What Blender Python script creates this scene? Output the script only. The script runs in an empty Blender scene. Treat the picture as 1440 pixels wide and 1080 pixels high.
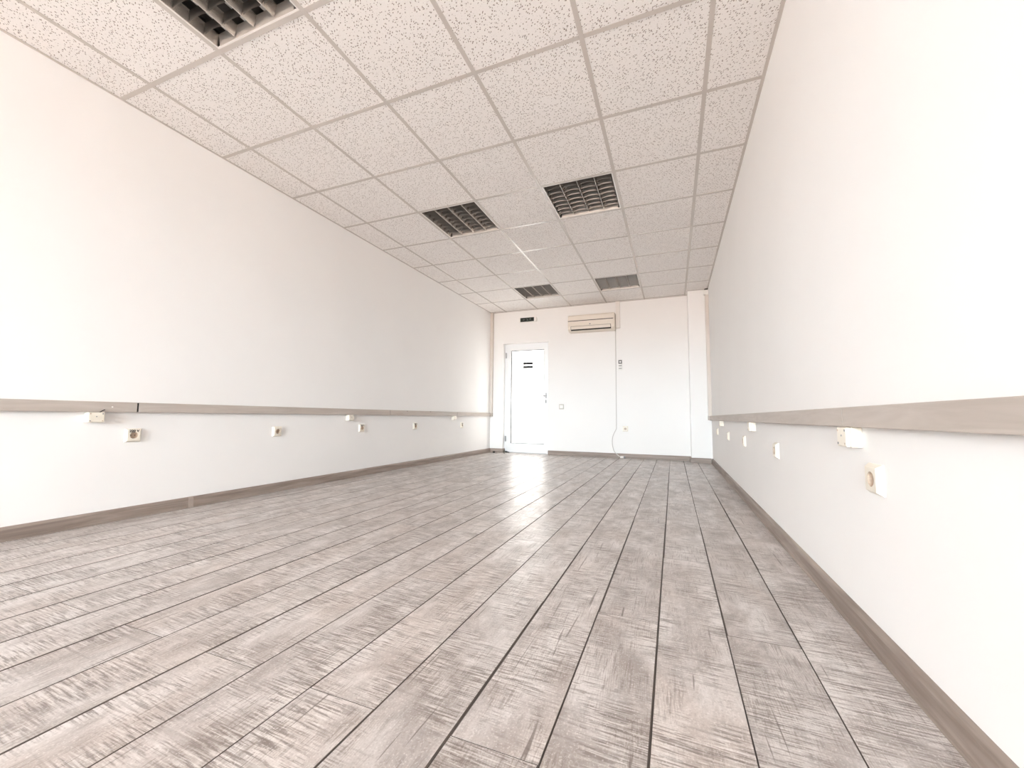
import bpy, bmesh, math, random
from mathutils import Matrix, Vector
random.seed(7)
sc = bpy.context.scene
COL = sc.collection

# ------------------------------------------------------------------ camera
cam_d = bpy.data.cameras.new('camera')
cam = bpy.data.objects.new('camera', cam_d); COL.objects.link(cam)
cam_d.sensor_width = 36.0; cam_d.sensor_fit = 'HORIZONTAL'
cam_d.lens = 570.0 / 1440.0 * 36.0
cam_d.clip_start = 0.02; cam_d.clip_end = 200
cr = Vector((0.92976, 0.36804, 0.00960)); cf = Vector((-0.36758, 0.92649, 0.08061)); cu = Vector((0.02078, -0.07848, 0.99670))
cam.matrix_world = Matrix(((cr.x, cu.x, -cf.x, 2.789), (cr.y, cu.y, -cf.y, -1.279), (cr.z, cu.z, -cf.z, 0.6385), (0, 0, 0, 1)))
sc.camera = cam

# ------------------------------------------------------------------ world: bright overcast sky over pale warm ground
SKY = 56.0
GROUND = 24.0
w = bpy.data.worlds.new('world'); sc.world = w; w.use_nodes = True
nt = w.node_tree; nt.nodes.clear()
wo = nt.nodes.new('ShaderNodeOutputWorld'); bg = nt.nodes.new('ShaderNodeBackground')
tc = nt.nodes.new('ShaderNodeTexCoord'); sx = nt.nodes.new('ShaderNodeSeparateXYZ'); rp = nt.nodes.new('ShaderNodeValToRGB')
mr = nt.nodes.new('ShaderNodeMapRange')
mr.inputs['From Min'].default_value = -1; mr.inputs['From Max'].default_value = 1
nt.links.new(tc.outputs['Generated'], sx.inputs[0]); nt.links.new(sx.outputs['Z'], mr.inputs['Value'])
nt.links.new(mr.outputs[0], rp.inputs[0]); nt.links.new(rp.outputs[0], bg.inputs[0]); nt.links.new(bg.outputs[0], wo.inputs[0])
gcol = (1.0, 0.82, 0.71); scol = (0.44, 0.50, 0.56)
e = rp.color_ramp.elements
e[0].position = 0.0; e[0].color = tuple(c * GROUND / SKY for c in gcol) + (1,)
e[1].position = 1.0; e[1].color = scol + (1,)
x = rp.color_ramp.elements.new(0.485); x.color = tuple(c * GROUND / SKY for c in gcol) + (1,)
x = rp.color_ramp.elements.new(0.515); x.color = (0.80, 0.93, 1.0, 1)
x = rp.color_ramp.elements.new(0.60); x.color = (0.80, 0.93, 1.0, 1)
bg.inputs[1].default_value = SKY

# ------------------------------------------------------------------ window opening (behind the camera) and its portal
WX0, WX1, WZ0, WZ1, WY = 0.2, 2.9, 0.80, 2.35, -7.80
pl_d = bpy.data.lights.new('window_portal', 'AREA'); pl_d.shape = 'RECTANGLE'
pl_d.size = WX1 - WX0; pl_d.size_y = WZ1 - WZ0; pl_d.cycles.is_portal = True
pl = bpy.data.objects.new('window_portal', pl_d); COL.objects.link(pl)
pl.location = ((WX0 + WX1) / 2, WY - 0.1, (WZ0 + WZ1) / 2); pl.rotation_euler = (math.radians(90), 0, 0)

# ------------------------------------------------------------------ exposure
vs = sc.view_settings
vs.view_transform = 'Standard'; vs.look = 'None'; vs.gamma = 1.0; vs.use_curve_mapping = False
vs.exposure = 0.80
sc.cycles.max_bounces = 14; sc.cycles.diffuse_bounces = 10; sc.cycles.glossy_bounces = 5

# ------------------------------------------------------------------ materials
def mat(name, col, rough=0.5, metal=0.0, spec=0.5):
    m = bpy.data.materials.new(name); m.use_nodes = True
    b = m.node_tree.nodes['Principled BSDF']
    b.inputs['Base Color'].default_value = tuple(col) + (1,)
    b.inputs['Roughness'].default_value = rough; b.inputs['Metallic'].default_value = metal
    b.inputs['Specular IOR Level'].default_value = spec
    return m
class NB:
    """small node-building helper"""
    def __init__(s, m): s.m = m; s.t = m.node_tree; s.b = s.t.nodes['Principled BSDF']
    def n(s, typ, **kw):
        o = s.t.nodes.new(typ)
        for k, v in kw.items():
            if hasattr(o, k): setattr(o, k, v)
            else: s.put(o.inputs[k], v)
        return o
    def put(s, inp, v):
        if isinstance(v, bpy.types.NodeSocket): s.t.links.new(v, inp)
        elif isinstance(v, (tuple, list)) and len(v) == 3 and inp.type == 'RGBA': inp.default_value = tuple(v) + (1,)
        else: inp.default_value = v
    def math(s, op, a, b=0.0, clamp=False):
        o = s.t.nodes.new('ShaderNodeMath'); o.operation = op; o.use_clamp = clamp
        s.put(o.inputs[0], a); s.put(o.inputs[1], b); return o.outputs[0]
    def mapping(s, vec, scale, loc=(0, 0, 0)):
        o = s.t.nodes.new('ShaderNodeMapping'); s.put(o.inputs['Vector'], vec)
        o.inputs['Scale'].default_value = scale; s.put(o.inputs['Location'], loc); return o.outputs[0]
    def noise(s, vec, scale=1.0, detail=3.0, rough=0.5, dist=0.0):
        o = s.t.nodes.new('ShaderNodeTexNoise'); s.put(o.inputs['Vector'], vec)
        o.inputs['Scale'].default_value = scale; o.inputs['Detail'].default_value = detail
        o.inputs['Roughness'].default_value = rough; o.inputs['Distortion'].default_value = dist
        return o.outputs[0]
    def step(s, v, a, b, t0=0.0, t1=1.0):
        o = s.t.nodes.new('ShaderNodeMapRange'); s.put(o.inputs['Value'], v)
        o.inputs['From Min'].default_value = a; o.inputs['From Max'].default_value = b
        o.inputs['To Min'].default_value = t0; o.inputs['To Max'].default_value = t1; return o.outputs[0]
    def mix(s, f, a, b, mode='MIX'):
        o = s.t.nodes.new('ShaderNodeMix'); o.data_type = 'RGBA'; o.blend_type = mode
        s.put(o.inputs[0], f); s.put(o.inputs[6], a); s.put(o.inputs[7], b); return o.outputs[2]
    def bump(s, h, strength=0.3, dist=0.002):
        o = s.t.nodes.new('ShaderNodeBump'); o.inputs['Strength'].default_value = strength
        o.inputs['Distance'].default_value = dist; s.put(o.inputs['Height'], h)
        s.t.links.new(o.outputs[0], s.b.inputs['Normal'])

def wall_paint(name, col):
    m = mat(name, col, 0.85, 0, 0.2); k = NB(m)
    p = k.n('ShaderNodeTexCoord').outputs['Object']
    n1 = k.noise(p, 220, 3, 0.6); n2 = k.noise(p, 1.3, 3, 0.5)
    c = k.mix(k.step(n2, 0.3, 0.7), tuple(v * 0.985 for v in col), tuple(min(1, v * 1.01) for v in col))
    k.put(k.b.inputs['Base Color'], c); k.bump(n1, 0.12, 0.001)
    return m
M_wall = wall_paint('white_wall_paint', (0.845, 0.832, 0.82))

def plank_mat():
    m = mat('limewashed_oak_laminate', (0.5, 0.44, 0.4), 0.42, 0, 0.5); k = NB(m)
    p = k.n('ShaderNodeTexCoord').outputs['Object']; rnd = k.n('ShaderNodeObjectInfo').outputs['Random']
    off = k.n('ShaderNodeCombineXYZ'); k.put(off.inputs[0], k.math('MULTIPLY', rnd, 37.0)); k.put(off.inputs[1], k.math('MULTIPLY', rnd, 91.0)); k.put(off.inputs[2], k.math('MULTIPLY', rnd, 13.0))
    va = k.n('ShaderNodeVectorMath', operation='ADD'); k.put(va.inputs[0], p); k.put(va.inputs[1], off.outputs[0]); q = va.outputs[0]
    def N(sx_, sy_, d=3, r=0.6, dist=0.0, v=q): return k.noise(k.mapping(v, (sx_, sy_, 1)), 1, d, r, dist)
    blot = N(10, 5, 5, 0.62, 0.5)                                          # pale / grey clouds
    blot2 = N(24, 9, 4, 0.65, 0.8)
    streak = N(190, 13, 2, 0.5)                                             # fine lengthwise grain
    grain = N(46, 3.0, 4, 0.65, 0.6)
    speck = N(240, 190, 2, 0.6)
    wv = k.n('ShaderNodeTexWave', wave_type='RINGS', rings_direction='Z')  # cathedral rings
    k.put(wv.inputs['Vector'], k.mapping(q, (7.0, 1.3, 1))); wv.inputs['Scale'].default_value = 9.0
    wv.inputs['Distortion'].default_value = 5.0; wv.inputs['Detail'].default_value = 2.5; wv.inputs['Detail Scale'].default_value = 0.8
    skew = k.n('ShaderNodeVectorRotate', rotation_type='Z_AXIS'); k.put(skew.inputs['Vector'], q); skew.inputs['Angle'].default_value = 0.035
    sk = skew.outputs[0]
    saw = N(15, 230, 2, 0.5, 0.0, sk)                                      # saw marks across the board
    saw_b = N(6, 110, 2, 0.5, 0.0, sk)
    saw2 = N(2.4, 40, 2, 0.5, 0.0, sk)
    mask = k.step(N(7, 4.5, 3, 0.6), 0.38, 0.56)
    mask2 = k.step(N(8, 5, 3, 0.6, 0.3), 0.56, 0.44)
    dark1 = k.math('MULTIPLY', k.step(saw, 0.55, 0.59), mask)
    dark2 = k.math('MULTIPLY', k.step(saw_b, 0.60, 0.65), mask)
    light1 = k.math('MULTIPLY', k.step(saw, 0.45, 0.38), mask)
    sawbig = k.step(saw2, 0.66, 0.71)
    vert = k.math('MULTIPLY', k.step(streak, 0.55, 0.61), mask2)
    crack = k.step(N(60, 2.2, 2, 0.5, 0.8), 0.70, 0.74)
    c = k.mix(k.step(blot, 0.36, 0.62), (0.345, 0.303, 0.282), (0.615, 0.574, 0.552))
    c = k.mix(k.math('MULTIPLY', k.step(blot2, 0.50, 0.68), 0.45), c, (0.32, 0.295, 0.282))
    c = k.mix(k.math('MULTIPLY', k.step(N(5, 2.2, 2, 0.5), 0.48, 0.66), 0.34), c, (0.52, 0.43, 0.375))
    c = k.mix(k.math('MULTIPLY', k.step(grain, 0.55, 0.68), 0.42), c, (0.34, 0.295, 0.27))
    c = k.mix(k.math('MULTIPLY', vert, 0.62), c, (0.22, 0.18, 0.158))
    c = k.mix(k.math('MULTIPLY', k.step(wv.outputs['Fac'], 0.55, 0.95), k.math('MULTIPLY', mask2, 0.35)), c, (0.30, 0.25, 0.22))
    c = k.mix(k.math('MULTIPLY', dark2, 0.70), c, (0.19, 0.155, 0.135))
    c = k.mix(k.math('MULTIPLY', light1, 0.60), c, (0.72, 0.685, 0.66))
    c = k.mix(k.math('MULTIPLY', dark1, 0.74), c, (0.165, 0.132, 0.115))
    c = k.mix(k.math('MULTIPLY', k.step(speck, 0.57, 0.70), 0.45), c, (0.27, 0.23, 0.205))
    c = k.mix(k.math('MULTIPLY', k.step(speck, 0.43, 0.30), 0.40), c, (0.80, 0.76, 0.73))
    c = k.mix(k.math('MULTIPLY', sawbig, 0.40), c, (0.26, 0.22, 0.20))
    c = k.mix(k.math('MULTIPLY', crack, 0.75), c, (0.14, 0.11, 0.095))
    tone = k.step(rnd, 0, 1, 0.96, 1.05)
    hs = k.n('ShaderNodeHueSaturation'); k.put(hs.inputs['Color'], c); k.put(hs.inputs['Value'], tone)
    k.put(k.b.inputs['Base Color'], hs.outputs[0])
    h = k.math('SUBTRACT', k.math('MULTIPLY', speck, 0.4), k.math('ADD', dark1, sawbig))
    k.bump(h, 0.16, 0.0008)
    k.put(k.b.inputs['Roughness'], k.step(blot, 0.3, 0.7, 0.39, 0.30))
    return m
M_plank = plank_mat()
M_groove = mat('dark_bevel_print', (0.095, 0.075, 0.065), 0.7)
M_under = mat('dark_underlay', (0.06, 0.05, 0.045), 0.9)

def board_mat(name, axis):
    m = mat(name, (0.36, 0.29, 0.25), 0.5, 0, 0.4); k = NB(m)
    p = k.n('ShaderNodeTexCoord').outputs['Object']
    s1 = (3, 60, 60) if axis == 'x' else (60, 3, 60)
    s2 = (1.6, 14, 26) if axis == 'x' else (14, 1.6, 26)
    n1 = k.noise(k.mapping(p, s1), 1, 4, 0.65); n2 = k.noise(k.mapping(p, s2), 1, 3, 0.55, 1.0)
    c = k.mix(k.step(n2, 0.3, 0.7), (0.20, 0.155, 0.13), (0.37, 0.305, 0.265))
    c = k.mix(k.math('MULTIPLY', k.step(n1, 0.5, 0.75), 0.5), c, (0.16, 0.12, 0.10))
    k.put(k.b.inputs['Base Color'], c); k.bump(n1, 0.2, 0.0006)
    return m
M_board_y = board_mat('brown_grey_skirting_lengthwise', 'y')
M_board_x = board_mat('brown_grey_skirting_crosswise', 'x')
M_join = mat('pale_skirting_connector', (0.36, 0.295, 0.255), 0.5)
M_duct = mat('off_white_duct', (0.78, 0.735, 0.70), 0.5)

def rail_mat():
    m = mat('beige_grey_trunking', (0.60, 0.535, 0.485), 0.5, 0, 0.35); k = NB(m)
    p = k.n('ShaderNodeTexCoord').outputs['Object']
    n1 = k.noise(k.mapping(p, (10, 3.0, 30)), 1, 4, 0.6, 0.6); n2 = k.noise(k.mapping(p, (60, 6, 120)), 1, 3, 0.6)
    c = k.mix(k.step(n1, 0.3, 0.7), (0.42, 0.365, 0.322), (0.51, 0.455, 0.412))
    c = k.mix(k.math('MULTIPLY', k.step(n2, 0.55, 0.75), 0.25), c, (0.47, 0.40, 0.35))
    k.put(k.b.inputs['Base Color'], c)
    return m
M_rail = rail_mat()
M_trunk = mat('cream_trunking', (0.66, 0.60, 0.55), 0.55, 0, 0.3)
M_dark = mat('dark_gap', (0.03, 0.025, 0.02), 0.8)

def tile_mat():
    m = mat('fissured_mineral_tile', (0.80, 0.755, 0.72), 0.95, 0, 0.1); k = NB(m)
    p = k.n('ShaderNodeTexCoord').outputs['Object']; rnd = k.n('ShaderNodeObjectInfo').outputs['Random']
    off = k.n('ShaderNodeCombineXYZ'); k.put(off.inputs[0], k.math('MULTIPLY', rnd, 31.0)); k.put(off.inputs[1], k.math('MULTIPLY', rnd, 57.0))
    va = k.n('ShaderNodeVectorMath', operation='ADD'); k.put(va.inputs[0], p); k.put(va.inputs[1], off.outputs[0]); q = va.outputs[0]
    pits = None
    for ang, sc_, thr, keep in ((0.5, (52, 95, 1), 0.26, 0.23), (-0.7, (95, 50, 1), 0.26, 0.23), (1.4, (110, 85, 1), 0.25, 0.14), (0.1, (170, 200, 1), 0.26, 0.06)):
        r = k.n('ShaderNodeVectorRotate', rotation_type='Z_AXIS'); k.put(r.inputs['Vector'], q); r.inputs['Angle'].default_value = ang
        v = k.n('ShaderNodeTexVoronoi', voronoi_dimensions='2D'); k.put(v.inputs['Vector'], k.mapping(r.outputs[0], sc_)); v.inputs['Scale'].default_value = 1.0
        s_ = k.n('ShaderNodeSeparateColor'); k.put(s_.inputs[0], v.outputs['Color'])
        pit = k.math('MULTIPLY', k.step(v.outputs['Distance'], thr * 0.55, thr, 1, 0), k.step(s_.outputs[0], keep - 0.01, keep + 0.01, 1, 0))
        pits = pit if pits is None else k.math('MAXIMUM', pits, pit)
    fine = k.noise(q, 160, 2, 0.6)
    c = k.mix(k.step(fine, 0.3, 0.7), (0.84, 0.805, 0.78), (0.885, 0.855, 0.83))
    c = k.mix(k.math('MULTIPLY', pits, 0.92), c, (0.24, 0.185, 0.155))
    k.put(k.b.inputs['Base Color'], c); k.bump(k.math('SUBTRACT', k.math('MULTIPLY', fine, 0.3), pits), 0.4, 0.002)
    return m
M_tile = tile_mat()
M_tee = mat('grey_white_grid_enamel', (0.59, 0.54, 0.50), 0.24, 0, 0.6)
M_void = mat('ceiling_void', (0.10, 0.09, 0.085), 0.9)

M_alu = mat('satin_aluminium_louvre', (0.70, 0.655, 0.61), 0.27, 1.0)
M_alu_end = mat('satin_aluminium_end', (0.55, 0.51, 0.47), 0.5, 0.6)
M_blade = mat('satin_aluminium_blade', (0.17, 0.155, 0.142), 0.42, 0.95)
M_alu_in = mat('dull_lamp_housing', (0.10, 0.09, 0.085), 0.6, 0)
M_frame_white = mat('white_enamel', (0.80, 0.77, 0.74), 0.35)
M_tube = mat('unlit_fluorescent_tube', (0.75, 0.74, 0.72), 0.25)
M_pvc = mat('white_upvc', (0.84, 0.85, 0.86), 0.30)
M_gasket = mat('black_gasket', (0.03, 0.03, 0.035), 0.6)
M_steel = mat('satin_steel', (0.45, 0.45, 0.46), 0.3, 1.0)
M_ivory = mat('ivory_plastic', (0.78, 0.72, 0.62), 0.35)
M_ivory2 = mat('cream_plastic_shaded', (0.50, 0.39, 0.30), 0.45)  # shade inside the socket cups put into the colour; some lid screws share it
M_white_pl = mat('white_plastic', (0.82, 0.80, 0.77), 0.4)
M_black = mat('black_print', (0.015, 0.015, 0.015), 0.5)
M_grey_pl = mat('grey_plastic', (0.25, 0.25, 0.26), 0.5)
M_ac = mat('aged_cream_plastic', (0.74, 0.67, 0.59), 0.4)
M_ac2 = mat('aged_cream_plastic_flap', (0.70, 0.63, 0.555), 0.42)
M_exit = mat('dark_green_black_screen', (0.008, 0.014, 0.011), 0.3)
M_picto = mat('faded_green_pictogram', (0.10, 0.13, 0.115), 0.5)
M_rubber = mat('black_rubber', (0.015, 0.013, 0.012), 0.7)
M_scrap = mat('grey_scrap', (0.16, 0.15, 0.145), 0.7)
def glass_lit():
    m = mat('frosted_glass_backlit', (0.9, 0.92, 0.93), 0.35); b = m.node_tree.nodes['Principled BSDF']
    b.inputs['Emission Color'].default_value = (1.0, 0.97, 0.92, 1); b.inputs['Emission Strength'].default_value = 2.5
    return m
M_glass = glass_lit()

# ------------------------------------------------------------------ mesh helpers
def link(name, bm, m, parent=None, loc=None, smooth=False):
    me = bpy.data.meshes.new(name); bm.to_mesh(me); bm.free()
    for mm in (m if isinstance(m, (list, tuple)) else [m]): me.materials.append(mm)
    if smooth:
        for p in me.polygons: p.use_smooth = True
    o = bpy.data.objects.new(name, me); COL.objects.link(o)
    if parent: o.parent = parent
    if loc: o.location = loc
    return o
def add_box(bm, x0, x1, y0, y1, z0, z1, mi=0):
    v = [bm.verts.new(c) for c in ((x0,y0,z0),(x1,y0,z0),(x1,y1,z0),(x0,y1,z0),(x0,y0,z1),(x1,y0,z1),(x1,y1,z1),(x0,y1,z1))]
    for f in ((3,2,1,0),(4,5,6,7),(0,1,5,4),(1,2,6,5),(2,3,7,6),(3,0,4,7)):
        bm.faces.new([v[i] for i in f]).material_index = mi
    return bm
def box(*a, bev=0.0, seg=2):
    bm = bmesh.new(); add_box(bm, *a)
    if bev > 0:
        bmesh.ops.bevel(bm, geom=bm.edges[:], offset=bev, segments=seg, affect='EDGES', profile=0.5)
    return bm
def add_prism(bm, pts, axis, a0, a1, mi=0):
    """extrude a closed 2-D outline along an axis; pts in the other two axes, in x,y,z order"""
    def P(p, a):
        return {'x': (a, p[0], p[1]), 'y': (p[0], a, p[1]), 'z': (p[0], p[1], a)}[axis]
    A = [bm.verts.new(P(p, a0)) for p in pts]; B = [bm.verts.new(P(p, a1)) for p in pts]; n = len(pts)
    for i in range(n):
        bm.faces.new((A[i], A[(i+1) % n], B[(i+1) % n], B[i])).material_index = mi
    bm.faces.new(A[::-1]).material_index = mi; bm.faces.new(B).material_index = mi
    bmesh.ops.recalc_face_normals(bm, faces=bm.faces[:])
    return bm
def prism(pts, axis, a0, a1): return add_prism(bmesh.new(), pts, axis, a0, a1)
def cyl(r, y0, y1, seg=16, cx=0, cz=0, r2=None):
    r2 = r if r2 is None else r2
    bm = bmesh.new(); n = seg
    A = [bm.verts.new((cx + r*math.cos(2*math.pi*i/n), y0, cz + r*math.sin(2*math.pi*i/n))) for i in range(n)]
    B = [bm.verts.new((cx + r2*math.cos(2*math.pi*i/n), y1, cz + r2*math.sin(2*math.pi*i/n))) for i in range(n)]
    for i in range(n): bm.faces.new((A[i], A[(i+1) % n], B[(i+1) % n], B[i]))
    bm.faces.new(A[::-1]); bm.faces.new(B); bmesh.ops.recalc_face_normals(bm, faces=bm.faces[:]); return bm
def tube(pts, r, seg=8):
    bm = bmesh.new(); P = [Vector(p) for p in pts]; rings = []
    for i, p in enumerate(P):
        t = (P[min(i+1, len(P)-1)] - P[max(i-1, 0)]).normalized()
        a = t.cross(Vector((0, 1, 0)) if abs(t.y) < 0.9 else Vector((1, 0, 0))).normalized(); b = t.cross(a)
        rings.append([bm.verts.new(p + r*(math.cos(2*math.pi*k/seg)*a + math.sin(2*math.pi*k/seg)*b)) for k in range(seg)])
    for R0, R1 in zip(rings, rings[1:]):
        for k in range(seg): bm.faces.new((R0[k], R0[(k+1) % seg], R1[(k+1) % seg], R1[k]))
    bm.faces.new(rings[0][::-1]); bm.faces.new(rings[-1]); bmesh.ops.recalc_face_normals(bm, faces=bm.faces[:]); return bm
def smooth_path(pts, n=6):
    P = [Vector(p) for p in pts]; out = []
    for i in range(len(P)-1):
        p0, p1, p2, p3 = P[max(i-1, 0)], P[i], P[i+1], P[min(i+2, len(P)-1)]
        for k in range(n):
            t = k / n
            out.append(0.5*((2*p1) + (p2-p0)*t + (2*p0-5*p1+4*p2-p3)*t*t + (3*p1-p0-3*p2+p3)*t**3))
    out.append(P[-1]); return out
def empty(name, loc=(0, 0, 0), rz=0.0):
    o = bpy.data.objects.new(name, None); COL.objects.link(o); o.location = loc; o.rotation_euler = (0, 0, rz); o.empty_display_size = 0.05
    return o
def tag(o, label, cat, group=None):
    o['label'] = label; o['category'] = cat
    if group: o['group'] = group
    return o
def struct(o): o['kind'] = 'structure'; return o
def copy_tree(o, parent=None):
    c = o.copy(); COL.objects.link(c)
    if parent: c.parent = parent
    for ch in list(o.children): copy_tree(ch, c)
    return c

# ------------------------------------------------------------------ room shell
XL, XR, YB, YF, H = -0.305, 3.307, 5.46, -7.80, 2.545
floor = struct(link('floor', box(XL - 0.1, XR + 0.1, YF - 0.2, YB + 0.2, -0.10, -0.0085), M_under))
SW, PL = 0.188, 1.28
seam0 = 3.111
def plank_mesh(name, x0, x1, y0, y1, cl, crr):
    """one board around its own centre: x0..x1, y0..y1, chamfers cl (low-x edge) and cr (high-x edge)"""
    g, d = 0.0004, 0.0022
    bm = bmesh.new()
    T = [(x0+cl, y0+g+0.0004, 0), (x1-crr, y0+g+0.0004, 0), (x1-crr, y1-g-0.0004, 0), (x0+cl, y1-g-0.0004, 0)]
    S = [(x0+g, y0+g, -d), (x1-g, y0+g, -d), (x1-g, y1-g, -d), (x0+g, y1-g, -d)]
    B = [(a, b, -0.008) for a, b, _ in S]
    T, S, B = ([bm.verts.new(p) for p in L] for L in (T, S, B))
    bm.faces.new(T).material_index = 0
    for i in range(4):
        j = (i+1) % 4
        bm.faces.new((S[i], S[j], T[j], T[i])).material_index = 1
        bm.faces.new((B[i], B[j], S[j], S[i])).material_index = 1
    bm.faces.new(B[::-1]).material_index = 1
    bmesh.ops.recalc_face_normals(bm, faces=bm.faces[:])
    me = bpy.data.meshes.new(name); bm.to_mesh(me); bm.free(); me.materials.append(M_plank); me.materials.append(M_groove)
    return me
plank_cache = {}
def add_plank(x0, x1, y0, y1):
    cl = random.choice((0.0016, 0.0026, 0.0040)); crr = random.choice((0.0016, 0.0026, 0.0040))
    wv_, lv = round(x1 - x0, 4), round(y1 - y0, 4)
    key = (wv_, lv, cl, crr)
    if key not in plank_cache:
        plank_cache[key] = plank_mesh('plank', -wv_/2, wv_/2, -lv/2, lv/2, cl, crr)
    o = bpy.data.objects.new('plank', plank_cache[key]); COL.objects.link(o); o.parent = floor
    o.location = ((x0+x1)/2, (y0+y1)/2, 0)
edges = [XR - 0.002]; s = seam0
while s > XL: edges.append(s); s -= SW
edges.append(XL + 0.002)
for k in range(len(edges) - 1):
    x1, x0 = edges[k], edges[k+1]
    # row k = 1 lies between 3.111 and 2.923: joint at y 0.12; every other row is shifted by half a board
    j0 = 0.124 if k % 2 == 1 else -0.516
    ys = [-3.0]; y = j0 - 3 * PL
    while y < YB + 0.09:
        if y > ys[0] + 0.05: ys.append(y)
        y += PL
    ys.append(YB + 0.095)
    for a, b in zip(ys, ys[1:]): add_plank(x0, x1, a, b)

link('rear_boards', box(XL, XR, YF, -3.0, -0.0084, 0.0), M_plank, floor)
struct(link('wall_left', box(XL - 0.15, XL, YF, YB + 0.2, -0.1, H + 0.25), M_wall))
struct(link('wall_right', box(XR, XR + 0.15, YF, YB + 0.2, -0.1, H + 0.25), M_wall))
DX0, DX1, DZ = -0.060, 0.790, 1.962
bm = bmesh.new()
add_box(bm, XL, DX0, YB, YB + 0.2, -0.1, H + 0.25); add_box(bm, DX1, XR, YB, YB + 0.2, -0.1, H + 0.25)
add_box(bm, DX0, DX1, YB, YB + 0.2, DZ, H + 0.25)
wall_back = struct(link('wall_back', bm, M_wall))
PX, PY = 3.030, 5.225
struct(link('wall_pilaster', box(PX, XR, PY, YB, 0.0, H + 0.02, bev=0.004, seg=1), M_wall))
bm = bmesh.new()
for a in ((XL - 0.15, WX0, 0, H + 0.25), (WX1, XR + 0.15, 0, H + 0.25), (WX0, WX1, 0, WZ0), (WX0, WX1, WZ1, H + 0.25)):
    add_box(bm, a[0], a[1], YF - 0.2, YF, a[2] - (0.1 if a[2] == 0 else 0), a[3])
struct(link('wall_front', bm, M_wall))
# window behind the camera: frame, two mullions, sill
win = struct(empty('window_1', ((WX0 + WX1)/2, YF - 0.1, WZ0)))
hw, hh = (WX1 - WX0)/2, WZ1 - WZ0
bm = bmesh.new()
add_box(bm, -hw, hw, -0.03, 0.03, 0, 0.06); add_box(bm, -hw, hw, -0.03, 0.03, hh - 0.06, hh)
add_box(bm, -hw, -hw + 0.06, -0.03, 0.03, 0.06, hh - 0.06); add_box(bm, hw - 0.06, hw, -0.03, 0.03, 0.06, hh - 0.06)
link('window_frame', bm, M_pvc, win)
for sx_ in (-hw/3, hw/3): link('mullion', box(sx_ - 0.035, sx_ + 0.035, -0.03, 0.03, 0.06, hh - 0.06), M_pvc, win)
link('window_sill', box(-hw - 0.04, hw + 0.04, 0.03, 0.17, -0.03, 0.0), M_pvc, win)

# ------------------------------------------------------------------ ceiling: void slab, grid, tiles
ceil = struct(link('ceiling', box(XL - 0.1, XR + 0.1, YF - 0.2, YB + 0.2, H + 0.16, H + 0.25), M_void))
T = 0.6
cols = [XL] + [c * T for c in range(6)] + [XR]
rows = [r * T for r in range(-5, 10)] + [YB]        # the grid behind y = -3 is out of sight: one plain panel there
lamps = {(1.2 - 0.6, -0.6), (0.6, 1.8), (1.8, 1.8), (0.6, 4.2), (1.8, 4.2)}
lamp_cells = [(0.6, -0.6), (0.6, 1.8), (1.8, 1.8), (0.6, 4.2), (1.8, 4.2)]

def is_lamp(x, y): return any(abs(x - a) < 1e-3 and abs(y - b) < 1e-3 for a, b in lamp_cells)
tile_cache = {}
for i in range(len(cols) - 1):
    for j in range(len(rows) - 1):
        x0, x1, y0, y1 = cols[i], cols[i+1], rows[j], rows[j+1]
        if is_lamp(x0, y0): continue
        sx_, sy_ = round(x1 - x0 - 0.006, 4), round(y1 - y0 - 0.006, 4)
        if (sx_, sy_) not in tile_cache:
            b_ = box(-sx_/2, sx_/2, -sy_/2, sy_/2, 0, 0.015, bev=0.002, seg=1)
            me = bpy.data.meshes.new('ceiling_tile'); b_.to_mesh(me); b_.free(); me.materials.append(M_tile); tile_cache[(sx_, sy_)] = me
        o = bpy.data.objects.new('ceiling_tile', tile_cache[(sx_, sy_)]); COL.objects.link(o); o.parent = ceil
        o.location = ((x0+x1)/2, (y0+y1)/2, H + 0.0016 + random.uniform(0, 0.0012)); o.rotation_euler = (random.uniform(-.0012, .0012), random.uniform(-.0012, .0012), 0)
TW = 0.012
def tee_profile(c, lo=True):
    return [(c - TW, H), (c + TW, H), (c + TW, H + 0.0012), (c + 0.001, H + 0.0012), (c + 0.001, H + 0.03), (c - 0.001, H + 0.03), (c - 0.001, H + 0.0012), (c - TW, H + 0.0012)]
for c in range(6): link('main_runner', prism(tee_profile(c * T), 'y', rows[0] - TW, YB), M_tee, ceil)
link('rear_panel', box(XL, XR, YF, rows[0] - TW, H, H + 0.015), M_tile, ceil)
for j, y in enumerate(rows[:-1]):
    for i in range(len(cols) - 1):
        a = cols[i] + (TW if i > 0 else 0); b = cols[i+1] - (TW if i < len(cols) - 2 else 0)
        link('cross_tee', prism(tee_profile(y), 'x', a + 0.0004, b - 0.0004), M_tee, ceil)
for nm, a in (('wall_angle', (XL, XL + 0.018, YF, YB)), ('wall_angle', (XR - 0.018, XR, YF, PY)), ('wall_angle', (XL + 0.018, PX, YB - 0.018, YB))):
    link(nm, box(a[0], a[1], a[2], a[3], H - 0.001, H + 0.0005), M_tee, ceil)
link('wall_angle', box(PX, XR - 0.018, PY - 0.018, PY, H - 0.001, H + 0.0005), M_tee, ceil)

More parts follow.
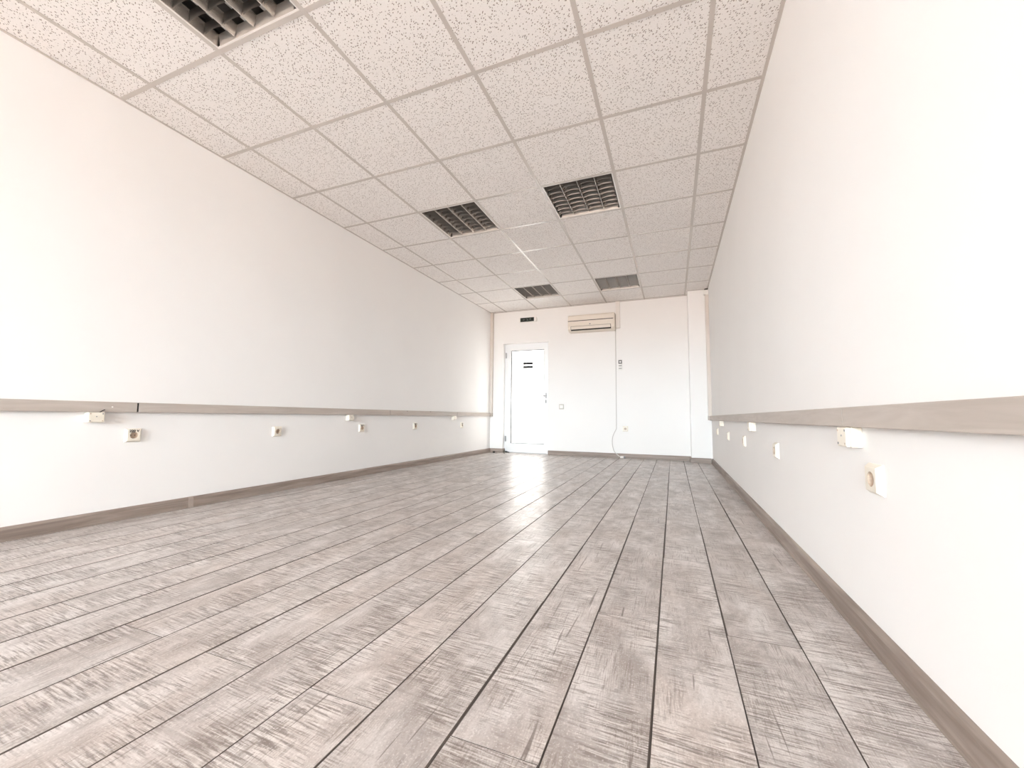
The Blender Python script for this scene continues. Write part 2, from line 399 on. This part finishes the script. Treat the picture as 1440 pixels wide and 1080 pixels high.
# ------------------------------------------------------------------ recessed louvre lights
def make_lamp():
    """origin at the middle of the cell, on the underside of the grid"""
    r = empty('louvre_light'); hs = 0.288
    bm = bmesh.new()                                  # pan: four sides and a back
    add_box(bm, -0.297, 0.297, -0.297, 0.297, 0.100, 0.104)
    for a in ((-0.297, -0.293, -0.297, 0.297), (0.293, 0.297, -0.297, 0.297), (-0.293, 0.293, -0.297, -0.293), (-0.293, 0.293, 0.293, 0.297)):
        add_box(bm, *a, 0.004, 0.100)
    link('housing', bm, M_alu_in, r)
    bm = bmesh.new()                                  # enamelled rim
    for a in ((-0.2925, -0.280, -0.2925, 0.2925), (0.280, 0.2925, -0.2925, 0.2925), (-0.280, 0.280, -0.2925, -0.280), (-0.280, 0.280, 0.280, 0.2925)):
        add_box(bm, *a, 0.0016, 0.006)
    link('rim', bm, M_frame_white, r)
    for sx_ in (-1, 1):                               # bright side reflectors
        link('side_reflector', prism([(sx_*0.280, 0.003), (sx_*0.2775, 0.003), (sx_*0.262, 0.058), (sx_*0.280, 0.058)], 'y', -0.28, 0.28), M_alu, r)
        link('end_reflector', prism([(sx_*0.280, 0.003), (sx_*0.2775, 0.003), (sx_*0.268, 0.058), (sx_*0.280, 0.058)], 'x', -0.262, 0.262), M_alu_end, r)
    for cx in (-0.14, 0.0, 0.14):                     # long V reflectors between the tubes
        link('long_reflector', prism([(cx - 0.0016, 0.003), (cx + 0.0016, 0.003), (cx + 0.009, 0.022), (cx + 0.020, 0.058), (cx - 0.020, 0.058), (cx - 0.009, 0.022)], 'y', -0.268, 0.268), M_alu, r)
    for k in range(7):                                # cross blades
        cy = -0.28 + 0.56 * (k + 1) / 8
        bm = bmesh.new()
        for cx in (-0.21, -0.07, 0.07, 0.21):
            w0, w1 = 0.060, 0.051
            n = 4
            # parabolic V blade with an arched lower edge, one piece per lane
            bot = [(-w0 + 2*w0*i/n, 0.005 + 0.008*math.cos(math.pi*(-0.5 + i/n))) for i in range(n+1)]
            vb = [bm.verts.new((cx + x_, cy, z_)) for x_, z_ in bot]
            for sd in (-1, 1):
                last = vb
                for hz, hw_ in ((0.018, 0.0022), (0.032, 0.0055), (0.050, 0.0120)):
                    cur = [bm.verts.new((cx + (-w0 + (w0 - w1)*hz/0.05) * (1 - 2*i/n), cy + sd*hw_, max(hz, 0.019) if hz < 0.02 else hz)) for i in range(n+1)]
                    for i in range(n): bm.faces.new((last[i], last[i+1], cur[i+1], cur[i]))
                    last = cur
        bmesh.ops.recalc_face_normals(bm, faces=bm.faces[:])
        link('cross_blade', bm, M_blade, r)
    for cx in (-0.21, -0.07, 0.07, 0.21):
        link('tube', cyl(0.013, -0.275, 0.275, 12, cx, 0.078), M_tube, r)
    return r
lamp0 = make_lamp()
LL = ['grey louvred ceiling light nearest the camera, cut off by the top edge of the photo',
      'louvred ceiling light in the middle of the ceiling, the left one of its pair',
      'louvred ceiling light in the middle of the ceiling, the right one of its pair',
      'louvred ceiling light near the back wall, above the door and left of the air conditioner',
      'louvred ceiling light near the back wall, right in front of the air conditioner']
for k, (x, y) in enumerate(lamp_cells):
    o = lamp0 if k == 0 else copy_tree(lamp0)
    o.location = (x + 0.3, y + 0.3, H)
    tag(o, LL[k], 'ceiling light', 'recessed louvred ceiling lights')

# ------------------------------------------------------------------ skirting boards
def sk_prof(s):     # s = +1 sticks out towards +, as (offset, z)
    return [(0, 0.0), (s*0.018, 0.0), (s*0.018, 0.010), (s*0.0155, 0.0125), (s*0.0155, 0.056), (s*0.011, 0.066), (s*0.005, 0.071), (0, 0.071)]
def skirting_y(name, x, s, ys, parent):
    for a, b in zip(ys, ys[1:]):
        link('skirting_board', prism([(x + o_, z) for o_, z in sk_prof(s)], 'y', a + 0.0003, b - 0.0003), M_board_y, parent)
def skirting_x(x0, x1, y, parent):
    return link('skirting_board', prism([(y + o_, z) for o_, z in sk_prof(-1)], 'x', x0, x1), M_board_x, parent)
bl = struct(empty('baseboard_left', (0, 0, 0)))
skirting_y('l', XL, 1, [YF, -1.9, 0.545, 3.0, YB], bl)
link('joint_cover', prism([(XL + o_*1.12, z*1.01) for o_, z in sk_prof(1)], 'y', 0.530, 0.560), M_join, bl)
br = struct(empty('baseboard_right', (0, 0, 0)))
skirting_y('r', XR, -1, [YF, -1.6, 0.88, 3.3, PY], br)
bb = struct(empty('baseboard_back', (0, 0, 0)))
skirting_x(XL + 0.018, DX0 + 0.0155, YB, bb)
link('skirting_board', prism([(DX0 + o_, z) for o_, z in sk_prof(1)], 'y', YB, YB + 0.088), M_board_y, bb)
skirting_x(DX1, PX - 0.0005, YB, bb)
skirting_x(PX - 0.0155, XR - 0.018, PY, bb)
link('skirting_board', prism([(PX + o_, z) for o_, z in sk_prof(-1)], 'y', PY, YB - 0.018), M_board_y, bb)

# ------------------------------------------------------------------ door
door = struct(empty('door_1', ((DX0 + DX1)/2, YB + 0.09, 0)))
def dbox(name, x0, x1, y0, y1, z0, z1, m, parent, bev=0.0):
    """world-space x / y / z, stored relative to the door's base"""
    cx, cy = (DX0 + DX1)/2, YB + 0.09
    return link(name, box(x0 - cx, x1 - cx, y0 - cy, y1 - cy, z0, z1, bev=bev, seg=1), m, parent)
F0, F1 = YB + 0.09, YB + 0.16
cx, cy = (DX0 + DX1)/2, YB + 0.09
bm = bmesh.new()
for a in ((DX0, DX0 + 0.045, 0, DZ), (DX1 - 0.045, DX1, 0, DZ), (DX0 + 0.045, DX1 - 0.045, DZ - 0.045, DZ)):
    add_box(bm, a[0] - cx, a[1] - cx, 0, 0.07, a[2], a[3])
link('door_frame', bm, M_pvc, door)
LX0, LX1, LZ0, LZ1 = DX0 + 0.035, DX1 - 0.035, 0.012, DZ - 0.030
GX0, GX1, GZ0, GZ1 = 0.063, 0.688, 0.168, 1.840
y0, y1 = -0.010, 0.045
bm = bmesh.new()
for a in ((LX0, GX0, LZ0, LZ1), (GX1, LX1, LZ0, LZ1), (GX0, GX1, LZ0, GZ0), (GX0, GX1, GZ1, LZ1)):
    add_box(bm, a[0] - cx, a[1] - cx, y0, y1, a[2], a[3])
leaf = link('door_leaf', bm, M_pvc, door)
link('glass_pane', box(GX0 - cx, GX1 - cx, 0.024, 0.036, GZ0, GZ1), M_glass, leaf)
bm = bmesh.new(); g = 0.009
for a in ((GX0, GX0 + g, GZ0, GZ1), (GX1 - g, GX1, GZ0, GZ1), (GX0 + g, GX1 - g, GZ0, GZ0 + g), (GX0 + g, GX1 - g, GZ1 - g, GZ1)):
    add_box(bm, a[0] - cx, a[1] - cx, 0.001, 0.0238, a[2], a[3])
link('gasket', bm, M_gasket, leaf)
for z in (1.600, 1.534): link('black_label_strip', box(0.287 - cx, 0.470 - cx, 0.017, 0.0238, z - 0.022, z + 0.022), M_black, leaf)
bm = box(0.716 - cx, 0.742 - cx, -0.020, -0.0101, 0.965, 1.060, bev=0.003, seg=1)
hd = link('handle', bm, M_steel, leaf)
link('lever', tube([(0.729 - cx, -0.018, 1.010), (0.729 - cx, -0.052, 1.010), (0.722 - cx, -0.058, 1.010), (0.600 - cx, -0.058, 1.012)], 0.009, 10), M_steel, leaf, smooth=False)
link('keyhole_plate', box(0.717 - cx, 0.737 - cx, -0.018, -0.0101, 0.885, 0.940, bev=0.004, seg=2), M_grey_pl, leaf)
for z in (0.245, 1.755): link('hinge', tube([(LX0 - 0.006 - cx, -0.022, z - 0.048), (LX0 - 0.006 - cx, -0.022, z + 0.048)], 0.011, 10), M_steel, leaf)
link('threshold', box(DX0 + 0.045 - cx, DX1 - 0.045 - cx, -0.01, 0.06, 0.0, 0.010), M_steel, door)

# ------------------------------------------------------------------ cable trunking along the side walls
def rail(name, x, s, z0, z1, ys, label, dep=0.030):
    r = empty(name, (x, 1.5, z0))
    for a, b in zip(ys, ys[1:]):
        bm = box(0 if s > 0 else -dep, dep if s > 0 else 0, a - 1.5, b - 1.5, 0, z1 - z0, bev=0.0025, seg=2)
        link('trunking_length', bm, M_rail, r)
    return tag(r, label, 'cable trunking')
lr = rail('wall_trunking', XL, 1, 0.6435, 0.7035, [YF, 0.195], 'beige-grey horizontal cable trunking along the left wall')
for a, b in ((0.203, 2.603), (2.606, 4.193), (4.197, 5.409)):
    link('trunking_length', box(0, 0.030, a - 1.5, b - 1.5, 0, 0.06, bev=0.0025), M_rail, lr)
link('joint_gap', box(0, 0.0285, 0.195 - 1.5, 0.203 - 1.5, 0.003, 0.057), M_dark, lr)
for yj in (2.6045, 4.195): link('joint_gap', box(0, 0.0285, yj - 0.0015 - 1.5, yj + 0.002 - 1.5, 0.002, 0.058), M_dark, lr)
link('white_plug', prism([(0.075 - 1.5 + 0.004*math.cos(i*math.pi/5), 0.030 + 0.004*math.sin(i*math.pi/5)) for i in range(10)], 'x', 0.029, 0.0315), M_white_pl, lr)
for yy in (2.93, 3.45): link('screw_mark', box(0.029, 0.0306, yy - 0.010 - 1.5, yy + 0.010 - 1.5, 0.050, 0.0555), M_dark, lr)
rr = rail('wall_trunking', XR, -1, 0.6175, 0.6775, [YF, 0.272], 'beige-grey horizontal cable trunking along the right wall')
for a, b in ((0.2735, 1.650), (1.6515, 5.168)):
    link('trunking_length', box(-0.030, 0, a - 1.5, b - 1.5, 0, 0.06, bev=0.0025), M_rail, rr)
# vertical trunking in the two far corners
v1 = empty('corner_trunking', (XL, 5.41, 0.6435))
link('trunk_body', box(0, 0.052, 0, 0.0495, 0, H - 0.6435 - 0.002, bev=0.003), M_trunk, v1)
link('corner_elbow', box(0, 0.055, -0.0009, 0.0485, -0.002, 0.062, bev=0.003), M_rail, v1)
tag(v1, 'beige vertical trunking in the far left corner, from trunking to ceiling', 'cable trunking')
v2 = empty('corner_trunking', (XR, 5.17, 0.6175))
link('trunk_body', box(-0.046, 0, 0, 0.054, 0, 1.835, bev=0.003), M_trunk, v2)
link('coupling', box(-0.062, 0, -0.008, 0.054, 1.835, 1.905, bev=0.004), M_white_pl, v2)
link('coupling_mouth', box(-0.050, -0.004, 0.0, 0.05, 1.905, 1.925), M_dark, v2)
link('corner_elbow', box(-0.050, 0, -0.0015, 0.054, -0.001, 0.062, bev=0.003), M_rail, v2)
tag(v2, 'beige vertical trunking beside the pilaster in the far right corner, with white coupling on top', 'cable trunking')

# ------------------------------------------------------------------ sockets, boxes, switch. local frame: faces -y, z up, wall plane at y = 0
def ring_sq(bm, half, y_sq, rad, y_c, n=32):
    def sq(t):
        c, s_ = math.cos(t), math.sin(t); k_ = half / max(abs(c), abs(s_)); return (c*k_, y_sq, s_*k_)
    A = [bm.verts.new(sq(2*math.pi*(i + 0.0)/n)) for i in range(n)]
    B = [bm.verts.new((rad*math.cos(2*math.pi*i/n), y_c, rad*math.sin(2*math.pi*i/n))) for i in range(n)]
    for i in range(n): bm.faces.new((A[i], A[(i+1) % n], B[(i+1) % n], B[i]))
    return A, B
def make_socket():
    r = empty('wall_socket')
    bm = bmesh.new(); n = 32
    A, B = ring_sq(bm, 0.032, -0.016, 0.0205, -0.016, n)
    def sq(t, half, y): c, s_ = math.cos(t), math.sin(t); k_ = half / max(abs(c), abs(s_)); return (c*k_, y, s_*k_)
    C_ = [bm.verts.new(sq(2*math.pi*i/n, 0.0415, -0.003)) for i in range(n)]
    D_ = [bm.verts.new(sq(2*math.pi*i/n, 0.0415, 0.0)) for i in range(n)]
    for P_, Q_ in ((C_, A), (D_, C_)):
        for i in range(n): bm.faces.new((P_[i], P_[(i+1) % n], Q_[(i+1) % n], Q_[i]))
    bmesh.ops.recalc_face_normals(bm, faces=bm.faces[:])
    link('cover_frame', bm, M_ivory, r)
    bm = bmesh.new()
    A = [bm.verts.new((0.0204*math.cos(2*math.pi*i/24), -0.0158, 0.0204*math.sin(2*math.pi*i/24))) for i in range(24)]
    B = [bm.verts.new((0.0195*math.cos(2*math.pi*i/24), -0.0015, 0.0195*math.sin(2*math.pi*i/24))) for i in range(24)]
    for i in range(24): bm.faces.new((A[i], B[i], B[(i+1) % 24], A[(i+1) % 24]))
    bm.faces.new(B)
    cup = link('socket_cup', bm, M_ivory2, r)  # recess shade painted in through the darker cup colour
    for sx_ in (-0.0095, 0.0095): link('pin_hole', cyl(0.0028, -0.0026, -0.0014, 10, sx_, 0), M_black, cup)
    for sz in (-1, 1): link('earth_clip', box(-0.003, 0.003, -0.012, -0.0016, sz*0.0185 - 0.001, sz*0.0185 + 0.001), M_steel, cup)
    return r
def text_mesh(body, size):
    cu = bpy.data.curves.new('t', 'FONT'); cu.body = body; cu.size = size; cu.align_x = 'CENTER'; cu.align_y = 'CENTER'; cu.extrude = 0.0003; cu.offset = size*0.03
    o = bpy.data.objects.new('t', cu); COL.objects.link(o)
    dg = bpy.context.evaluated_depsgraph_get(); me = bpy.data.meshes.new_from_object(o.evaluated_get(dg))
    bpy.data.objects.remove(o); me.materials.append(M_black)
    if len(me.materials) > 1: me.materials.clear(); me.materials.append(M_black)
    return me
volt_me = text_mesh('220 V', 0.0205)
def add_volt(r):
    o = bpy.data.objects.new('printed_lettering', volt_me); COL.objects.link(o); o.parent = r
    o.location = (0, -0.0163, 0.0262); o.rotation_euler = (math.radians(90), 0, 0)
RZ = {'left': math.radians(90), 'right': math.radians(-90), 'back': 0.0}
sock0 = make_socket(); used = [False]
def place(proto, x, y, z, side, label, cat, group):
    o = copy_tree(proto) if proto.get('used') else proto
    proto['used'] = 1
    o.location = (x, y, z); o.rotation_euler = (0, 0, RZ[side]); tag(o, label, cat, group); return o
SL = [(0.197, 0.503, 'ivory wall socket marked 220 V, nearest the camera on the left wall'),
      (1.176, 0.498, 'plain ivory wall socket on the left wall, second from the camera and without lettering'),
      (2.170, 0.503, 'ivory wall socket with dark lettering, third from the camera on the left wall'),
      (3.138, 0.508, 'ivory wall socket with dark lettering, fourth from the camera on the left wall'),
      (4.384, 0.500, 'ivory wall socket nearest the door on the left wall')]
lettered = []
for k, (y, z, lb) in enumerate(SL):
    o = place(sock0, XL, y, z, 'left', lb, 'wall socket', 'sockets on the left wall')
    if k in (0, 2, 3, 4): lettered.append(o)
SR = [(0.140, 0.477, 'ivory wall socket nearest the camera on the right wall'),
      (1.290, 0.472, 'ivory wall socket on the right wall, second from the camera'),
      (2.345, 0.467, 'ivory wall socket on the right wall, below the middle junction box'),
      (3.330, 0.466, 'ivory wall socket on the right wall, fourth from the camera'),
      (4.380, 0.480, 'tiny far wall socket on the right wall, nearest the pilaster')]
for y, z, lb in SR: place(sock0, XR, y, z, 'right', lb, 'wall socket', 'sockets on the right wall')
place(sock0, 2.077, YB, 0.464, 'back', 'ivory wall socket low on the back wall, right of the hanging power cord', 'wall socket', None)
for o in lettered: add_volt(o)
for o in list(COL.objects):
    if 'used' in o: del o['used']

def make_jbox():
    r = empty('junction_box')
    link('box_base', box(-0.0375, 0.0375, -0.028, 0, -0.030, 0.030, bev=0.003), M_ivory, r)
    lid = link('lid', box(-0.0365, 0.0365, -0.040, -0.028, -0.029, 0.029, bev=0.004), M_ivory, r)
    for sx_ in (-0.027, 0.027):
        for sz in (-0.02, 0.02): link('screw', cyl(0.0035, -0.0412, -0.0398, 10, sx_, sz), M_grey_pl if (sx_ * sz > 0) else M_ivory2, lid)
    link('knockout', cyl(0.003, -0.0410, -0.0398, 10, 0.0, 0.004), M_grey_pl, lid)
    return r
jb0 = make_jbox(); jb0['used'] = 0
JB = [(XL, 0.005, 0.6130, 'left', 'ivory junction box under the left trunking, nearest the camera, with wire stub'),
      (XL, 1.985, 0.6130, 'left', 'ivory junction box under the left trunking, second from the camera'),
      (XL, 4.115, 0.6130, 'left', 'small far junction box under the left trunking, nearest the door'),
      (XR, 0.255, 0.5870, 'right', 'ivory junction box under the right trunking, nearest the camera'),
      (XR, 1.915, 0.5870, 'right', 'ivory junction box under the right trunking, second from the camera'),
      (XR, 3.785, 0.5870, 'right', 'small far junction box under the right trunking, nearest the pilaster')]
first = None
for x, y, z, side, lb in JB:
    o = place(jb0, x, y, z, side, lb, 'junction box', 'junction boxes under the trunking')
    first = first or o
for o in list(COL.objects):
    if 'used' in o: del o['used']
link('wire_stub', tube([(0.016, -0.030, 0.028), (0.022, -0.036, 0.036), (0.036, -0.0345, 0.044)], 0.0022, 6), M_rubber, first)

sw = empty('light_switch', (1.028, YB, 0.817))
link('switch_frame', box(-0.041, 0.041, -0.010, 0, -0.042, 0.042, bev=0.004), mat('darker_ivory_plastic', (0.50, 0.46, 0.41), 0.4), sw)
link('rocker', prism([(-0.010, -0.028), (-0.0145, -0.028), (-0.0115, 0.028), (-0.010, 0.028)], 'x', -0.028, 0.028), M_white_pl, sw)
tag(sw, 'square ivory light switch on the back wall, right of the door', 'light switch')

# ------------------------------------------------------------------ air conditioner
AX0, AX1 = 1.185, 1.946
ac = empty('air_conditioner', ((AX0 + AX1)/2, YB, 2.065)); hx = (AX1 - AX0)/2
prof = [(0, 0.0), (-0.125, 0.0), (-0.160, 0.012), (-0.182, 0.036), (-0.192, 0.075), (-0.194, 0.165), (-0.194, 0.245), (-0.186, 0.262), (-0.165, 0.272), (0, 0.275)]
bm = prism(prof, 'x', -hx, hx); bmesh.ops.bevel(bm, geom=[e_ for e_ in bm.edges if abs(abs(e_.verts[0].co.x) - hx) < 1e-5 and abs(e_.verts[0].co.x - e_.verts[1].co.x) < 1e-5], offset=0.008, segments=2, affect='EDGES')
link('casing', bm, M_ac, ac)
link('front_panel', prism([(-0.190, 0.176), (-0.199, 0.176), (-0.199, 0.240), (-0.193, 0.256), (-0.185, 0.256)], 'x', -hx + 0.012, hx - 0.016), M_ac, ac)
link('panel_groove', box(-hx + 0.004, hx - 0.016, -0.1965, -0.186, 0.165, 0.175), M_dark, ac)
link('lower_panel', prism([(-0.188, 0.092), (-0.1975, 0.092), (-0.199, 0.160), (-0.190, 0.160)], 'x', -hx + 0.012, hx - 0.016), M_ac, ac)
link('flap_slot', prism([(-0.160, 0.012), (-0.1665, 0.012), (-0.190, 0.030), (-0.1968, 0.078), (-0.188, 0.084)], 'x', -hx + 0.05, hx - 0.055), M_dark, ac)
link('air_flap', prism([(-0.180, 0.032), (-0.1915, 0.028), (-0.2000, 0.074), (-0.194, 0.079)], 'x', -hx + 0.056, hx - 0.061), M_ac2, ac)
link('badge', prism([(-0.01 + 0.013*math.cos(i*math.pi/6), 0.104 + 0.009*math.sin(i*math.pi/6)) for i in range(12)], 'y', -0.2005, -0.195), M_grey_pl, ac)
tag(ac, 'cream wall-mounted air conditioner high on the back wall, right of the door', 'air conditioner')
du = empty('pipe_duct', (1.983, YB, 2.105))
link('duct_body', box(-0.033, 0.033, -0.045, 0, 0, H - 2.105 - 0.0015, bev=0.002), M_duct, du)
tag(du, 'narrow beige pipe duct between air conditioner and ceiling, at its right end', 'pipe duct')

cord = empty('power_cord', (1.94, YB, 0))
path = [(0.0, -0.007, 2.063), (0.0, -0.007, 2.03), (0.0, -0.007, 1.5), (-0.001, -0.007, 1.0), (-0.002, -0.007, 0.52), (-0.006, -0.008, 0.46), (-0.045, -0.012, 0.38), (-0.068, -0.014, 0.30), (-0.066, -0.018, 0.20), (-0.040, -0.026, 0.105), (0.010, -0.030, 0.052), (0.050, -0.045, 0.022), (0.070, -0.050, 0.016)]
link('cable', tube(smooth_path(path, 5), 0.0055, 8), mat('grey_white_cable', (0.55, 0.52, 0.50), 0.5), cord, smooth=True)
link('plug', tube([(0.062, -0.048, 0.015), (0.080, -0.053, 0.0165), (0.112, -0.058, 0.0175)], 0.0165, 10), M_white_pl, cord)
link('plug_tip', tube([(0.112, -0.058, 0.0175), (0.132, -0.061, 0.0175)], 0.017, 10), M_grey_pl, cord)
tag(cord, 'thin pale power cord hanging from the air conditioner down to a plug on the floor', 'power cord')

rc = empty('remote_control', (2.011, YB, 1.405))
link('holder', box(-0.033, 0.033, -0.012, 0, 0, 0.075, bev=0.003), M_white_pl, rc)
bd = link('remote_body', box(-0.026, 0.026, -0.030, -0.0121, 0.012, 0.175, bev=0.005), M_white_pl, rc)
bm = bmesh.new()
for a in ((-0.027, -0.015, 0.108, 0.166), (0.015, 0.027, 0.108, 0.166), (-0.015, 0.015, 0.152, 0.166), (-0.015, 0.015, 0.108, 0.122)): add_box(bm, a[0], a[1], -0.0325, -0.0295, a[2], a[3])
link('screen_bezel', bm, M_black, bd)
link('screen', box(-0.015, 0.015, -0.0315, -0.0298, 0.122, 0.152), M_white_pl, bd)
link('button_row', box(-0.024, 0.024, -0.0325, -0.0298, 0.066, 0.082, bev=0.001, seg=1), M_grey_pl, bd)
link('button_row', box(-0.024, 0.024, -0.0325, -0.0298, 0.024, 0.040, bev=0.001, seg=1), mat('mid_grey_plastic', (0.38, 0.38, 0.38), 0.5), bd)
tag(rc, 'small white remote control with dark screen rim in a holder on the back wall', 'remote control')

# ------------------------------------------------------------------ emergency exit light above the door
ex = empty('exit_light', (0.418, YB, 2.366))
link('casing', box(-0.165, 0.165, -0.040, 0, -0.038, 0.038, bev=0.004), M_white_pl, ex)
pn = link('dark_panel', box(-0.137, 0.120, -0.0425, -0.0398, -0.036, 0.036), M_exit, ex)
bm = bmesh.new()
add_prism(bm, [(-0.095, 0.0), (-0.070, 0.014), (-0.070, 0.005), (-0.048, 0.005), (-0.048, -0.005), (-0.070, -0.005), (-0.070, -0.014)], 'y', -0.0434, -0.0424)
link('arrow_mark', bm, M_picto, pn)
bm = bmesh.new()
for pts in ([(-0.022, 0.014), (-0.010, 0.016), (0.006, -0.006), (-0.003, -0.012)], [(-0.003, -0.010), (0.006, -0.006), (0.018, -0.024), (0.011, -0.026)], [(-0.006, -0.006), (0.0, -0.012), (-0.018, -0.024), (-0.022, -0.020)], [(-0.010, 0.012), (-0.006, 0.006), (0.014, 0.008), (0.014, 0.012)]):
    add_prism(bm, pts, 'y', -0.0434, -0.0424)
add_prism(bm, [(-0.019 + 0.006*math.cos(i*math.pi/4), 0.023 + 0.006*math.sin(i*math.pi/4)) for i in range(8)], 'y', -0.0434, -0.0424)
link('running_figure_mark', bm, M_picto, pn)
link('doorway_mark', box(0.038, 0.060, -0.0434, -0.0424, -0.010, 0.026), M_picto, pn)
tag(ex, 'dark unlit emergency exit light high on the back wall above the door', 'exit light')

# ------------------------------------------------------------------ small things on the floor by the door
bm = bmesh.new(); bmesh.ops.create_icosphere(bm, subdivisions=2, radius=0.021)
for v in bm.verts: v.co *= random.uniform(0.82, 1.12); v.co.z *= 0.8
z0 = min(v.co.z for v in bm.verts)
for v in bm.verts: v.co.z -= z0
o = link('black_lump', bm, M_rubber, None, (-0.165, 5.33, 0.0)); tag(o, 'small black lump on the floor in the far left corner', 'debris')
o = link('door_wedge', prism([(0.0, 0.0), (0.075, 0.0), (0.068, 0.010), (0.0, 0.028)], 'x', -0.02, 0.02), M_rubber, None, (0.005, 5.470, 0.0))
o.rotation_euler = (0, 0, math.radians(-75)); o.location = (-0.022, 5.510, 0.0); tag(o, 'small black rubber wedge at the lower hinge corner of the door', 'door wedge')
bm = bmesh.new(); bmesh.ops.create_icosphere(bm, subdivisions=1, radius=0.016)
for v in bm.verts: v.co *= random.uniform(0.7, 1.2); v.co.z *= 0.5
z0 = min(v.co.z for v in bm.verts)
for v in bm.verts: v.co.z -= z0
o = link('paper_scrap', bm, M_scrap, None, (0.045, 5.30, 0.0)); tag(o, 'tiny grey scrap on the floor in front of the door', 'debris')
